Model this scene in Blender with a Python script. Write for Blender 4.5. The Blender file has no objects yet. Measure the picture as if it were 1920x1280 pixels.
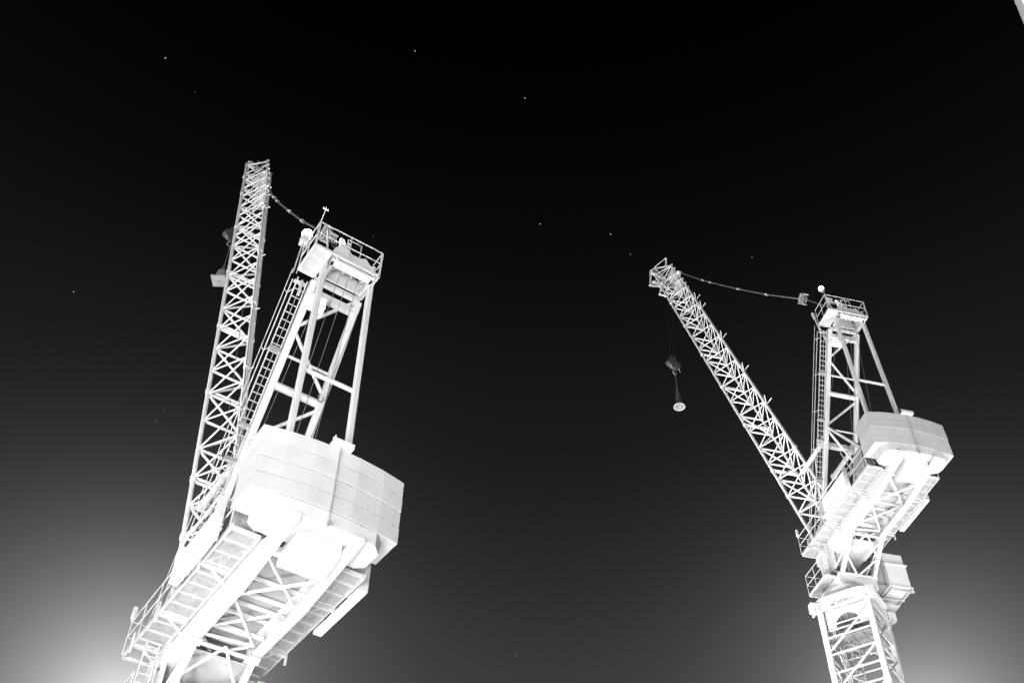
import bpy, math, random
from math import sin, cos, pi, radians, sqrt
from mathutils import Vector, Matrix
random.seed(7)
C = bpy.context.scene.collection
sc = bpy.context.scene

# ------------------------------------------------------------------ materials
def mat(name, col, rough=0.5, var=0.12, scale=1.5, metal=0.0, spec=0.4, streak=0.0, bump=0.0, rnd=0.0):
    m = bpy.data.materials.new(name); m.use_nodes = True
    nt = m.node_tree; N = nt.nodes; L = nt.links; b = N['Principled BSDF']
    tc = N.new('ShaderNodeTexCoord')
    n1 = N.new('ShaderNodeTexNoise'); n1.inputs['Scale'].default_value = scale; n1.inputs['Detail'].default_value = 6
    n1.inputs['Roughness'].default_value = 0.65
    L.new(tc.outputs['Object'], n1.inputs['Vector'])
    mr = N.new('ShaderNodeMapRange'); mr.inputs['From Min'].default_value = 0.3; mr.inputs['From Max'].default_value = 0.7
    mr.inputs['To Min'].default_value = col * (1 - var); mr.inputs['To Max'].default_value = col * (1 + var)
    L.new(n1.outputs['Fac'], mr.inputs['Value'])
    out = mr.outputs['Result']
    if streak > 0:
        mp = N.new('ShaderNodeMapping'); mp.inputs['Scale'].default_value = (7, 7, 0.5)
        L.new(tc.outputs['Object'], mp.inputs['Vector'])
        n2 = N.new('ShaderNodeTexNoise'); n2.inputs['Scale'].default_value = 1.0; n2.inputs['Detail'].default_value = 5
        L.new(mp.outputs['Vector'], n2.inputs['Vector'])
        m2 = N.new('ShaderNodeMapRange'); m2.inputs['From Min'].default_value = 0.5; m2.inputs['From Max'].default_value = 0.75
        m2.inputs['To Min'].default_value = 1.0; m2.inputs['To Max'].default_value = 1 - streak
        L.new(n2.outputs['Fac'], m2.inputs['Value'])
        mu = N.new('ShaderNodeMath'); mu.operation = 'MULTIPLY'
        L.new(out, mu.inputs[0]); L.new(m2.outputs['Result'], mu.inputs[1]); out = mu.outputs[0]
    if rnd > 0:
        oi = N.new('ShaderNodeObjectInfo'); m3 = N.new('ShaderNodeMapRange')
        m3.inputs['To Min'].default_value = 1 - rnd; m3.inputs['To Max'].default_value = 1 + rnd
        L.new(oi.outputs['Random'], m3.inputs['Value'])
        mu = N.new('ShaderNodeMath'); mu.operation = 'MULTIPLY'
        L.new(out, mu.inputs[0]); L.new(m3.outputs['Result'], mu.inputs[1]); out = mu.outputs[0]
    cb = N.new('ShaderNodeCombineColor')
    for i in range(3): L.new(out, cb.inputs[i])
    L.new(cb.outputs['Color'], b.inputs['Base Color'])
    b.inputs['Roughness'].default_value = rough; b.inputs['Metallic'].default_value = metal
    b.inputs['Specular IOR Level'].default_value = spec
    if bump > 0:
        bp = N.new('ShaderNodeBump'); bp.inputs['Strength'].default_value = bump; bp.inputs['Distance'].default_value = 0.03
        L.new(n1.outputs['Fac'], bp.inputs['Height']); L.new(bp.outputs['Normal'], b.inputs['Normal'])
    return m

def grating(name, col, opening=0.3):
    m = mat(name, col, 0.6, 0.15, 2.0, streak=0.3); nt = m.node_tree; N = nt.nodes; L = nt.links
    b = N['Principled BSDF']; o = N['Material Output']
    tc = N.new('ShaderNodeTexCoord'); sx = N.new('ShaderNodeSeparateXYZ'); L.new(tc.outputs['Object'], sx.inputs[0])
    fr = N.new('ShaderNodeMath'); fr.operation = 'MULTIPLY'; fr.inputs[1].default_value = 22.0; L.new(sx.outputs['X'], fr.inputs[0])
    f2 = N.new('ShaderNodeMath'); f2.operation = 'FRACT'; L.new(fr.outputs[0], f2.inputs[0])
    f3 = N.new('ShaderNodeMath'); f3.operation = 'LESS_THAN'; f3.inputs[1].default_value = opening; L.new(f2.outputs[0], f3.inputs[0])
    tr = N.new('ShaderNodeBsdfTransparent'); mx = N.new('ShaderNodeMixShader')
    L.new(f3.outputs[0], mx.inputs[0]); L.new(b.outputs[0], mx.inputs[1]); L.new(tr.outputs[0], mx.inputs[2])
    L.new(mx.outputs[0], o.inputs['Surface'])
    return m

def glow(name, strength):
    m = bpy.data.materials.new(name); m.use_nodes = True; b = m.node_tree.nodes['Principled BSDF']
    b.inputs['Base Color'].default_value = (0.8, 0.8, 0.8, 1)
    b.inputs['Emission Color'].default_value = (1, 1, 1, 1); b.inputs['Emission Strength'].default_value = strength
    return m

M = dict(
    paint=mat('white_paint', 0.50, 0.42, 0.06, 0.9, streak=0.12),
    jib=mat('jib_paint', 0.78, 0.45, 0.08, 1.3, streak=0.1),
    beam=mat('beam_paint', 0.48, 0.4, 0.05, 0.6, streak=0.10),
    conc=mat('counterweight_concrete', 0.385, 0.8, 0.06, 1.6, streak=0.05, bump=0.2, rnd=0.12),
    galv=mat('galvanised_steel', 0.40, 0.5, 0.15, 3.0),
    sign=mat('sign_sheet', 0.82, 0.35, 0.03, 0.8),
    floor=mat('floor_plate', 0.27, 0.6, 0.10, 1.2, streak=0.1),
    dark=mat('dark_steel', 0.10, 0.5, 0.3, 3.0, metal=0.2),
    mid=mat('grey_steel', 0.24, 0.5, 0.25, 2.5, streak=0.3),
    rope=mat('steel_rope', 0.16, 0.55, 0.1, 5.0, metal=0.3),
    oiled=mat('oiled_rope', 0.025, 0.6, 0.1, 5.0),
    block=mat('hook_block_paint', 0.05, 0.6, 0.4, 3.0),
    lett=mat('lettering_paint', 0.17, 0.5, 0.1, 3.0),
    grate=grating('walkway_grating', 0.29, 0.2),
    ground=mat('compacted_ground', 0.30, 0.9, 0.3, 0.15),
    canopy=mat('canopy_render', 0.6, 0.8, 0.08, 0.8),
    bulb=glow('lit_lamp_glass', 9.0),
    star=glow('star_light', .4),
    glass=mat('cab_glass', 0.07, 0.1, 0.05, 1.0, spec=0.8),
)

# ------------------------------------------------------------------ mesh builder
class MB:
    def __init__(s, off=(0, 0, 0)): s.v = []; s.f = []; s.sm = []; s.off = Vector(off)
    def add(s, vs, fs, smooth=False):
        n = len(s.v); s.v += [Vector(p) + s.off for p in vs]
        s.f += [[i + n for i in f] for f in fs]; s.sm += [smooth] * len(fs)
    def box(s, x0, x1, y0, y1, z0, z1):
        s.add([(x0,y0,z0),(x1,y0,z0),(x1,y1,z0),(x0,y1,z0),(x0,y0,z1),(x1,y0,z1),(x1,y1,z1),(x0,y1,z1)],
              [(0,3,2,1),(4,5,6,7),(0,1,5,4),(1,2,6,5),(2,3,7,6),(3,0,4,7)])
    def frame(s, a, b, up=None):
        a = Vector(a); b = Vector(b); d = (b - a).normalized()
        u = Vector(up) if up else (Vector((0, 0, 1)) if abs(d.z) < 0.95 else Vector((1, 0, 0)))
        r = d.cross(u).normalized(); u = r.cross(d).normalized()
        return a, b, d, r, u
    def bar(s, a, b, w, h=None, up=None):          # rectangular section beam
        h = h or w; a, b, d, r, u = s.frame(a, b, up); q = []
        for p in (a, b):
            for i, j in ((-1, -1), (1, -1), (1, 1), (-1, 1)): q.append(p + r * (i * w / 2) + u * (j * h / 2))
        s.add(q, [(0,1,2,3),(7,6,5,4),(0,4,5,1),(1,5,6,2),(2,6,7,3),(3,7,4,0)])
    def tube(s, a, b, r0, r1=None, n=8, caps=True):
        r1 = r0 if r1 is None else r1; a, b, d, r, u = s.frame(a, b); q = []
        for p, R in ((a, r0), (b, r1)):
            for k in range(n):
                t = 2 * pi * (k + .5) / n; q.append(p + r * (cos(t) * R) + u * (sin(t) * R))
        s.add(q, [(k, (k + 1) % n, n + (k + 1) % n, n + k) for k in range(n)], True)
        if caps: s.add(q, [tuple(range(n))[::-1], tuple(range(n, 2 * n))])
    def path(s, pts, r, n=6):
        for a, b in zip(pts, pts[1:]): s.tube(a, b, r, n=n)
    def prism(s, poly, axis, t0, t1):              # polygon extruded along an axis ('x','y','z')
        def P(p, t): return {'z': (p[0], p[1], t), 'y': (p[0], t, p[1]), 'x': (t, p[0], p[1])}[axis]
        n = len(poly); q = [P(p, t0) for p in poly] + [P(p, t1) for p in poly]
        s.add(q, [tuple(range(n))[::-1], tuple(range(n, 2 * n))] + [(k, (k + 1) % n, n + (k + 1) % n, n + k) for k in range(n)])
    def slab(s, pts, nrm, t):                      # 3-D polygon given a thickness along nrm
        nrm = Vector(nrm).normalized() * t; n = len(pts); q = [Vector(p) for p in pts] + [Vector(p) + nrm for p in pts]
        s.add(q, [tuple(range(n))[::-1], tuple(range(n, 2 * n))] + [(k, (k + 1) % n, n + (k + 1) % n, n + k) for k in range(n)])
    def loft(s, rings, caps=True, smooth=False):
        n = len(rings[0]); q = [p for r in rings for p in r]; f = []
        for i in range(len(rings) - 1):
            for k in range(n): f.append((i*n + k, i*n + (k+1) % n, (i+1)*n + (k+1) % n, (i+1)*n + k))
        s.add(q, f, smooth)
        if caps: s.add(q, [tuple(range(n))[::-1], tuple(range((len(rings)-1)*n, len(rings)*n))])
    def sphere(s, c, r, n=12, m=8, sq=(1, 1, 1)):
        c = Vector(c); rings = []
        for i in range(1, m):
            t = pi * i / m
            rings.append([c + Vector((sin(t)*cos(2*pi*k/n)*r*sq[0], sin(t)*sin(2*pi*k/n)*r*sq[1], -cos(t)*r*sq[2])) for k in range(n)])
        s.loft(rings, True, True)
    def build(s, name, m, parent=None, bevel=0.0, label=None):
        me = bpy.data.meshes.new(name); me.from_pydata([tuple(p) for p in s.v], [], s.f); me.update()
        me.polygons.foreach_set('use_smooth', s.sm)
        import bmesh
        bm = bmesh.new(); bm.from_mesh(me); bmesh.ops.recalc_face_normals(bm, faces=bm.faces); bm.to_mesh(me); bm.free()
        me.materials.append(m)
        o = bpy.data.objects.new(name, me); C.objects.link(o)
        if parent: o.parent = parent
        if bevel:
            bv = o.modifiers.new('bevel', 'BEVEL'); bv.width = bevel; bv.segments = 2; bv.limit_method = 'ANGLE'
        if label: o['label'] = label
        return o

def tag(o, label=None, cat=None, group=None, kind=None):
    if label: o['label'] = label
    if cat: o['category'] = cat
    if group: o['group'] = group
    if kind: o['kind'] = kind
    return o
def empty(name, loc, rz=0):
    o = bpy.data.objects.new(name, None); C.objects.link(o); o.location = loc; o.rotation_euler = (0, 0, rz); o.empty_display_size = 0.5
    return o

# ------------------------------------------------------------------ camera
F, PITCH, ROLL = 2002.0, 0.8102, -0.0239
cam = bpy.data.cameras.new('camera'); co = bpy.data.objects.new('camera', cam); C.objects.link(co); sc.camera = co
cam.sensor_width = 36; cam.lens = F / 1920 * 36; cam.clip_end = 9000; cam.clip_start = 0.1
up = Vector((0, -sin(PITCH), cos(PITCH))); fw = Vector((0, cos(PITCH), sin(PITCH))); rt = Vector((1, 0, 0))
R_ = rt * cos(ROLL) - up * sin(ROLL); U_ = rt * sin(ROLL) + up * cos(ROLL)
mw = Matrix((R_, U_, -fw)).transposed().to_4x4(); co.matrix_world = mw
def direction(u, v): return (fw + R_ * ((u - 960) / F) - U_ * ((v - 640) / F)).normalized()
GZ = -1.6

# ------------------------------------------------------------------ crane dimensions (local: x to the jib, y left, z up, z=0 underside of walkways)
AF, AT, ZA, AY0, AY1 = 2.366, -2.684, 9.678, 0.912, 0.82
def fl(z, s=1, dy=0.0):          # centre line of a front A-frame leg
    t = z / ZA; return Vector((AF + t * (AT - AF), s * (AY0 + t * (AY1 - AY0) + dy), z))
def rl(z, s=1, dy=0.0):
    t = (z - .5) / (ZA - .5); return Vector((-4.558 + t * (-4.157 + 4.558), s * (0.878 + t * (0.842 - 0.878) + dy), z))
JX, JZ, JW, JD = 2.433, -0.041, 0.794, 1.763
TX, TY, TH, TPSI = 2.112, 0.173, 1.19, -0.845
def tc(k, h):                     # tower corner k (0..3) at half size h
    sx, sy = ((-1, 1), (-1, -1), (1, -1), (1, 1))[k]
    return (TX + cos(TPSI) * sx * h - sin(TPSI) * sy * h, TY + sin(TPSI) * sx * h + cos(TPSI) * sy * h)
def tpt(k, h, z): a = tc(k, h); return Vector((a[0], a[1], z))

def text_mesh(body, size):
    cu = bpy.data.curves.new('txt', 'FONT'); cu.body = body; cu.size = size; cu.extrude = 0.004
    o = bpy.data.objects.new('txt', cu); C.objects.link(o)
    dg = bpy.context.evaluated_depsgraph_get(); me = bpy.data.meshes.new_from_object(o.evaluated_get(dg))
    bpy.data.objects.remove(o); bpy.data.curves.remove(cu)
    return me

def crane(loc, yaw, jang, nodes, top_end, tip_bl, plate, pend_s, pend, signx, beacon_front, label):
    bx, by, bz = loc
    # root at the foot of the mast on the ground; part meshes are offset back to deck coordinates
    wx = bx + cos(yaw) * TX - sin(yaw) * TY; wy = by + sin(yaw) * TX + cos(yaw) * TY
    OFF = (-TX, -TY, bz - GZ)
    root = empty('tower_crane', (wx, wy, GZ), yaw)
    tag(root, label, 'crane', 'white luffing tower cranes')
    def mb(): return MB(OFF)
    zg = GZ - bz + 0.3            # foot of the mast in local z

    # ---------------- mast
    ztop = -3.2
    b = mb()
    zl = [-3.72]; z = -5.15
    k = 0
    while z > zg + 1.0:
        for i in range(4):
            j = (i + 1) % 4
            b.tube(tpt(i, TH, z), tpt(j, TH, z), 0.055)
        z -= 0.93 if k % 2 else 0.87
        k += 1
    z = -4.05; side = 0
    while z - 1.9 > zg:
        for i in range(4):
            j = (i + 1) % 4
            b.tube(tpt(j, TH, z), tpt(i, TH, z - 1.85), 0.062)
        z -= 1.9; side ^= 1
    mast = b.build('mast_bracing', M['paint'], root)
    for i in range(4):
        b = mb(); a = tpt(i, TH, zg); e = tpt(i, TH, ztop - .03)
        dirv = (tpt((i + 1) % 4, TH, 0) - tpt(i, TH, 0)).normalized()
        b.bar(a, e, 0.27, 0.27, up=dirv)
        zz = -7.9
        while zz > zg + 1:
            b.bar(tpt(i, TH, zz - .14), tpt(i, TH, zz + .14), 0.33, 0.33, up=dirv); zz -= 5.7
        b.build('mast_leg', M['paint'], root, bevel=0.02)
    b = mb(); b.box(TX - 2.2, TX + 2.2, TY - 2.2, TY + 2.2, zg - 0.3, zg); b.build('foundation', M['conc'], root)
    # ladder and rest platforms inside the mast
    b = mb(); la, lb = Vector((2.0, .80, 0)), Vector((2.1, .33, 0))
    z0 = max(zg, -16)
    for p in (la, lb): b.bar(p + Vector((0, 0, z0)), p + Vector((0, 0, -4.9)), 0.05, 0.03)
    z = z0
    while z < -4.95: b.tube(la + Vector((0, 0, z)), lb + Vector((0, 0, z)), 0.022, n=6); z += 0.28
    b.build('mast_ladder', M['galv'], root)
    for zp in (-5.22, -8.9):
        if zp < zg: continue
        b = mb()
        def fr(u, v, z):   # u along A->B, v inward, in tower frame
            a = tpt(0, TH - .12, z); e = tpt(1, TH - .12, z); c = tpt(3, TH - .12, z)
            return a + (e - a) * u + (c - a) * v
        b.slab([fr(.38, 0, zp), fr(1, 0, zp), fr(1, 1, zp), fr(.38, 1, zp)], (0, 0, 1), .03)
        b.slab([fr(0, .0, zp + .003), fr(.37, 0, zp + .003), fr(.37, .42, zp + .003), fr(0, .42, zp + .003)], (0, 0, 1), .03)
        for u in (.5, .75): b.bar(fr(u, 0, zp - .04), fr(u, 1, zp - .04), .05, .07)
        b.build('rest_platform', M['mid'], root)
    # collar: band with lettering, gusset walls with arched openings, corner brackets
    b = mb()
    for i in range(4):
        j = (i + 1) % 4; a = tpt(i, 1.25, 0); e = tpt(j, 1.25, 0); d = (e - a).normalized(); n_ = Vector((d.y, -d.x, 0)); Lx = (e - a).length
        if n_.dot(a - Vector((TX, TY, 0))) < 0: n_ = -n_
        P = lambda u, z: a + d * (u * Lx) + Vector((0, 0, z))
        b.slab([P(0.0, -3.70), P(1.0, -3.70), P(1.0, -3.18), P(0.0, -3.18)], -n_, 0.1)
        P2 = lambda u, z: a - n_ * 0.125 + d * (u * Lx) + Vector((0, 0, z))
        K = 12                                   # wall below the band, with an arched opening
        arch = [(0.27 + 0.46 * q / K, -4.48 + 0.42 * sin(pi * q / K) ** 0.7) for q in range(K + 1)]
        b.slab([P2(.1, -4.75), P2(.27, -4.75), P2(.27, -4.48), P2(.27, -3.72), P2(.1, -3.72)], -n_, .03)
        b.slab([P2(.73, -4.75), P2(.9, -4.75), P2(.9, -3.72), P2(.73, -3.72), P2(.73, -4.48)], -n_, .03)
        for q in range(K):
            (u0, w0), (u1, w1) = arch[q], arch[q + 1]
            b.slab([P2(u0, w0), P2(u1, w1), P2(u1, -3.72), P2(u0, -3.72)], -n_, .03)
        b.tube(P2(.27, -4.5), P2(.73, -4.5), .04); b.bar(P2(.1, -4.78), P2(.9, -4.78), .08, .05)
        c2 = tpt(i, 1.36, 0)
    collar = b.build('mast_collar', M['beam'], root)
    b = mb()
    for u in (.35, .5, .65):
        a = tpt(0, 1.1, -4.1); 
        b.bar(tpt(0, 1.1, -4.12).lerp(tpt(1, 1.1, -4.12), u), tpt(3, 1.1, -4.12).lerp(tpt(2, 1.1, -4.12), u), .05, .08)
    b.slab([tpt(0, 1.1, -4.05), tpt(1, 1.1, -4.05), tpt(2, 1.1, -4.05), tpt(3, 1.1, -4.05)], (0, 0, 1), .03)
    b.build('collar_floor', M['mid'], collar)
    for i in range(4):
        b = mb(); d = (tpt(i, 2, 0) - Vector((TX, TY, 0))).normalized(); c = tpt(i, 1.3, 0) + d * .14
        t = Vector((-d.y, d.x, 0))
        b.bar(c + Vector((0, 0, -3.78)), c + Vector((0, 0, -3.28)), .42, .34, up=t)
        b.tube(c + t * .24 + Vector((0, 0, -3.82)), c - t * .24 + Vector((0, 0, -3.82)), .075, n=10)
        b.build('corner_bracket', M['beam'], collar, bevel=.03)
    # lettering on the face toward the camera
    a = tpt(0, 1.25, 0); e = tpt(1, 1.25, 0); d = (e - a).normalized(); n_ = Vector((d.y, -d.x, 0))
    if n_.dot(a - Vector((TX, TY, 0))) < 0: n_ = -n_
    me = text_mesh('Select', 0.38)
    o = bpy.data.objects.new('lettering', me); C.objects.link(o); o.parent = collar
    me.materials.clear(); me.materials.append(M['lett'])
    Rm = Matrix((d, Vector((0, 0, 1)), n_)).transposed().to_4x4()
    org = a + d * (0.375 * 2.5) + n_ * 0.006 + Vector((0, 0, -3.57)) + Vector(OFF)
    o.matrix_local = Matrix.Translation(org) @ Rm @ Matrix.Diagonal((0.92, 1, 1, 1))
    b = mb(); P = lambda u, z, h=0.012: a + d * u + n_ * h + Vector((0, 0, z))
    b.slab([P(.66, -3.60, .002), P(.90, -3.60, .002), P(.78, -3.47, .002)], n_, .006)
    b.slab([P(.78, -3.46, .002), P(.91, -3.30, .002), P(.91, -3.46, .002)], n_, .006)
    b.slab([P(.66, -3.47, .002), P(.76, -3.47, .002), P(.66, -3.58, .002)], n_, .006)
    b.build('logo', M['lett'], collar)

    # ---------------- slewing part
    b = mb()
    def sq(hx, psi, z, p):         # rounded-square ring, exponent p
        out = []
        for k in range(32):
            t = 2 * pi * k / 32 + psi; c0, s0 = cos(2*pi*k/32), sin(2*pi*k/32)
            r = hx / (abs(c0) ** p + abs(s0) ** p) ** (1 / p)
            out.append((TX + r * cos(t), TY + r * sin(t), z))
        return out
    b.loft([sq(1.24, 0, -2.62, 2), sq(1.24, 0, -2.80, 2), sq(1.50, TPSI, -3.13, 5), sq(1.50, TPSI, -3.175, 5)], True)
    b.build('slewing_ring', M['beam'], root)
    b = mb(); b.box(1.14, 3.15, -1.0, 1.08, -2.6, -2.06)
    b.box(1.05, 3.2, -1.06, -.86, -2.055, -1.97); b.box(1.05, 3.2, .86, 1.06, -2.055, -1.97)
    b.box(1.0, 1.12, -.85, .85, -2.055, -1.95)
    b.build('slewing_frame', M['beam'], root, bevel=0.03)
    # pedestal between slewing frame and main beams
    pl = lambda s: (Vector((1.13, s * .85, -2.0)), Vector((-.5, s * .83, -.62)))
    for s in (1, -1):
        b = mb(); a, e = pl(s); b.bar(a, e, .17, .17); b.bar(e - Vector((.0, 0, .12)), e + Vector((.12, 0, .03)), .3, .2)
        b.bar(a + Vector((-.1, 0, 0)), a + Vector((.12, 0, 0)), .28, .1); b.build('pedestal_leg', M['beam'], root)
        b = mb(); b.bar((3.0, s * .85, -2.0), (2.6, s * .85, -.62), .17, .17); b.build('pedestal_leg', M['beam'], root)
    b = mb(); (a0, e0), (a1, e1) = pl(1), pl(-1)
    m0 = a0.lerp(e0, .47); m1 = a1.lerp(e1, .47); mt = e0.lerp(e1, .5); mbm = a0.lerp(a1, .5)
    for p, q in ((m0, mt), (m1, mt), (m0, mbm), (m1, mbm)): b.tube(p, q, .045)
    b.tube(e0 + Vector((.08, 0, -.06)), e1 + Vector((.08, 0, -.06)), .06); b.tube(a0, a1, .06)
    for s in (1, -1):
        b.tube((1.13, s * .85, -1.95), (2.6, s * .85, -.75), .05); b.tube((-.45, s * .85, -.7), (3.0, s * .85, -1.9), .045)
    b.build('pedestal_bracing', M['paint'], root)
    b = mb(); b.box(1.6, 2.7, -.6, .2, -2.05, -1.5); b.box(1.35, 1.55, -.55, -.2, -2.05, -1.6); b.box(1.3, 1.5, .1, .5, -2.05, -1.75)
    b.build('slewing_motor_unit', M['mid'], root, bevel=.02)
    b = mb(); b.box(.0, 2.28, -.86, .76, -.66, -.63); b.build('deck_bottom_plate', M['galv'], root, bevel=.005)
    # side platform left of the slewing ring
    b = mb(); b.box(1.3, 3.15, 1.12, 1.68, -2.12, -2.07); sp = b.build('slewing_platform', M['grate'], root)
    b = mb()
    for p, q in (((1.3, 1.68), (3.15, 1.68)), ((3.15, 1.12), (3.15, 1.68)), ((1.3, 1.12), (1.3, 1.68))): b.bar((*p, -2.14), (*q, -2.14), .05, .12)
    b.build('platform_frame', M['paint'], sp)
    b = mb()
    for x in (1.45, 2.3, 3.15): b.tube((x, 1.68, -2.1), (x, 1.68, -1.0), .022, n=6)
    for z in (-1.0, -1.55): b.path([(1.45, 1.68, z), (3.15, 1.68, z), (3.15, .9, z)], .022)
    b.build('railing', M['galv'], sp)
    b = mb(); b.box(1.75, 2.5, 1.02, 1.10, -2.0, -.3); b.box(1.2, 2.7, .95, 1.01, -1.5, -.62)
    b.build('ladder_housing', M['paint'], root, bevel=.03)
    b = mb()
    for y in (1.24, 1.6): b.tube((1.6, y, -2.1), (1.35, y, -.1), .025, n=6)
    for k in range(8):
        t = k / 8 + .06; b.tube((1.6 - .25 * t, 1.24, -2.1 + 2 * t), (1.6 - .25 * t, 1.6, -2.1 + 2 * t), .018, n=6)
    b.build('access_ladder', M['galv'], root)

    # ---------------- operator cab
    b = mb()
    b.prism([(1.02, -1.02), (1.02, -2.30), (3.0, -2.30), (3.35, -1.2), (3.1, -.30), (1.12, -.30), (1.12, -1.02)], 'y', -2.76, -1.62)
    cab = b.build('cab', M['paint'], root, bevel=.05)
    b = mb(); b.box(.97, 3.05, -2.80, -1.58, -1.06, -.98); b.build('cab_trim', M['beam'], cab)
    b = mb(); b.box(.96, 3.15, -2.82, -1.56, -2.36, -2.30); b.build('cab_floor', M['beam'], cab)
    b = mb(); b.prism([(1.5, -1.9), (2.9, -1.9), (3.15, -1.2), (2.98, -.45), (1.5, -.45)], 'y', -1.605, -1.62); b.build('cab_window', M['glass'], cab); b = mb()
    b.prism([(1.5, -1.9), (2.9, -1.9), (3.15, -1.2), (2.98, -.45), (1.5, -.45)], 'y', -2.775, -2.76)
    b.build('cab_window', M['glass'], cab)
    b = mb()
    for y in (-2.7, -1.7): b.bar((1.0, y, -2.42), (3.0, y, -2.42), .08, .1)
    for x in (1.1, 1.9, 2.7): b.bar((x, -2.75, -2.5), (x, -1.6, -2.5), .07, .07)
    b.tube((.95, -2.72, -2.45), (.95, -2.72, -2.62), .05)
    b.build('cab_support', M['galv'], cab)
    b = mb(); b.box(1.3, 1.7, -1.58, -1.1, -2.2, -1.1); b.box(1.2, 3.0, -1.6, -1.08, -2.3, -2.24)
    b.build('cab_bracket', M['mid'], root)
    b = mb(); b.box(1.6, 3.2, -2.2, -1.15, -3.06, -3.02)
    for y in (-2.2, -1.15): b.bar((1.6, y, -3.0), (3.2, y, -3.0), .05, .14)
    for x in (1.9, 2.3): b.bar((x, -2.2, -2.55), (x, -2.2, -3.0), .05, .05)
    b.bar((1.62, -2.2, -2.75), (1.62, -1.2, -2.75), .05, .05)
    b.build('cab_step_platform', M['galv'], root)

    # ---------------- main beams and deck
    for s in (1, -1):
        b = mb()
        y0, y1 = sorted((s * .965, s * .985)); f0, f1 = sorted((s * .70, s * 1.0))
        prof = [(-6.08, -.055), (-6.08, -.15), (-4.9, -.33), (-3.1, -.57), (1.62, -.57), (1.62, -.03), (-4.6, -.03), (-4.9, -.055)]
        b.prism(prof, 'y', y0, y1)                                  # web
        lo = [(-6.1, -.15), (-4.9, -.33), (-3.1, -.57), (1.64, -.57)]
        for (xa, za), (xb, zb) in zip(lo, lo[1:]):
            b.prism([(xa, za), (xa, za - .035), (xb, zb - .035), (xb, zb)], 'y', f0, f1)
        b.box(-4.6, 1.62, f0, f1, -.028, .0)
        b.prism([(-6.13, -.056), (-6.13, -.185), (-6.101, -.185), (-6.101, -.056)], 'y', f0, f1)
        g0, g1 = sorted((s * .75, s * .96))
        for x in (-4.3, -2.8, -1.4, 0, 1.5): b.box(x - .01, x + .01, g0, g1, -.565 if x > -4 else -.4, -.03)
        b.build('main_beam', M['beam'], root)
    b = mb()
    for x, w, h in ((-4.55, .2, .3), (-3.1, .1, .12), (-2.35, .1, .12), (-1.85, .1, .12), (-1.35, .1, .12), (-.55, .14, .2), (.1, .1, .12), (1.5, .2, .3)):
        b.box(x - w * .4, x + w * .4, -.94, .94, -.05 - h * .7, -.05)
    zd = -.42
    for p, q in (((-2.68, .69), (-4.34, -.69)), ((-2.5, .69), (-.62, -.69)), ((-.45, .69), (-.62, -.69)), ((-.4, .69), (1.45, -.69))):
        b.tube((*p, zd), (*q, zd), .05)
    for p, q in (((-4.4, .69), (-2.9, -.69)), ((-.6, .69), (-2.3, -.69)), ((-.3, -.69), (1.4, .69))): b.tube((*p, zd + .13), (*q, zd + .13), .045)
    b.build('deck_bracing', M['paint'], root)
    for xa, xb in ((-4.45, -2.42), (-2.40, -.45), (-.43, 1.4)): b = mb(); b.box(xa, xb, -.69, .69, .002, .02); b.build('deck_floor', M['floor'], root)
    for s in (1, -1):
        b = mb(); y0, y1 = sorted((s * 1.04, s * 1.80)); xf = 2.76 if s > 0 else 2.4
        b.box(-4.6, xf, y0, y1, .03, .06); w = b.build('walkway', M['grate'], root)
        b = mb()
        b.bar((-4.63, s * 1.81, .03), (xf, s * 1.81, .03), .05, .14); b.bar((-4.6, s * 1.06, .02), (xf, s * 1.06, .02), .05, .1)
        for x in (-4.6, xf): b.bar((x, s * 1.06, .0), (x, s * 1.81, .0), .07, .1)
        x = -4.05
        while x < 2.6: b.bar((x, s * 1.09, .01), (x, s * 1.78, .01), .04, .05); x += .56
        b.build('walkway_frame', M['galv'], w)
        for x in (-2.8, 0, 1.9):
            b = mb(); b.bar((x, s * 1.04, -.03), (x, s * 1.86, -.03), .07, .1)
            b.bar((x + .04, s * 1.05, -.42), (x + .04, s * 1.5, -.08), .04, .05)
            b.bar((x - .02, s * 1.87, -.3), (x - .02, s * 1.87, .3), .06, .06)
            b.build('walkway_bracket', M['galv'], w)
        b = mb(); xs = [-4.58 + k * (xf + 4.58) / 6 for k in range(7)]
        for x in xs: b.tube((x, s * 1.85, .05), (x, s * 1.85, 1.1), .022, n=6)
        for z in (.6, 1.1): b.path([(-4.58, s * 1.3, z), (-4.58, s * 1.85, z), (xf, s * 1.85, z), (xf, s * 1.1, z)], .022)
        b.tube((xf, s * 1.1, .05), (xf, s * 1.1, 1.1), .022, n=6)
        b.build('walkway_railing', M['galv'], w)
    # sign boards on both railings
    for s in (1, -1):
        x0 = signx; x1 = signx + 2.55; ya, yb = sorted((s * 1.93, s * 2.17))
        b = mb(); ym = s * 1.99
        b.slab([(x0 + .02, ym, .14), (x0 + .75, ym, .14), (x0 + .98, ym, .27), (x1 - .02, ym, .33), (x1 - .02, ym, 1.02), (x0 + .02, ym, 1.04)], (0, s, 0), .03)
        sb = b.build('sign_board', M['sign'], root)
        b = mb(); b.box(x0, x1, ya, yb, -.06, .03); b.build('sign_tray', M['sign'], sb)
        b = mb(); b.box(x0 - .03, x0, ya, yb, -.06, 1.12); b.box(x1, x1 + .03, ya, yb, -.06, 1.12); b.box(x0, x1, ya, ya + .05, 1.07, 1.12)
        b.box(x0, x1, yb - .05, yb, 1.07, 1.12)
        b.build('sign_frame', M['galv'], sb)
    # corner lamp at the front of the left walkway rail
    b = mb(); b.tube((2.76, 1.85, 1.1), (2.76, 1.85, 1.2), .05); b.tube((2.76, 1.85, 1.2), (2.76, 1.85, 1.55), .085, n=12)
    b.build('corner_lamp', M['galv'], root)
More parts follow.
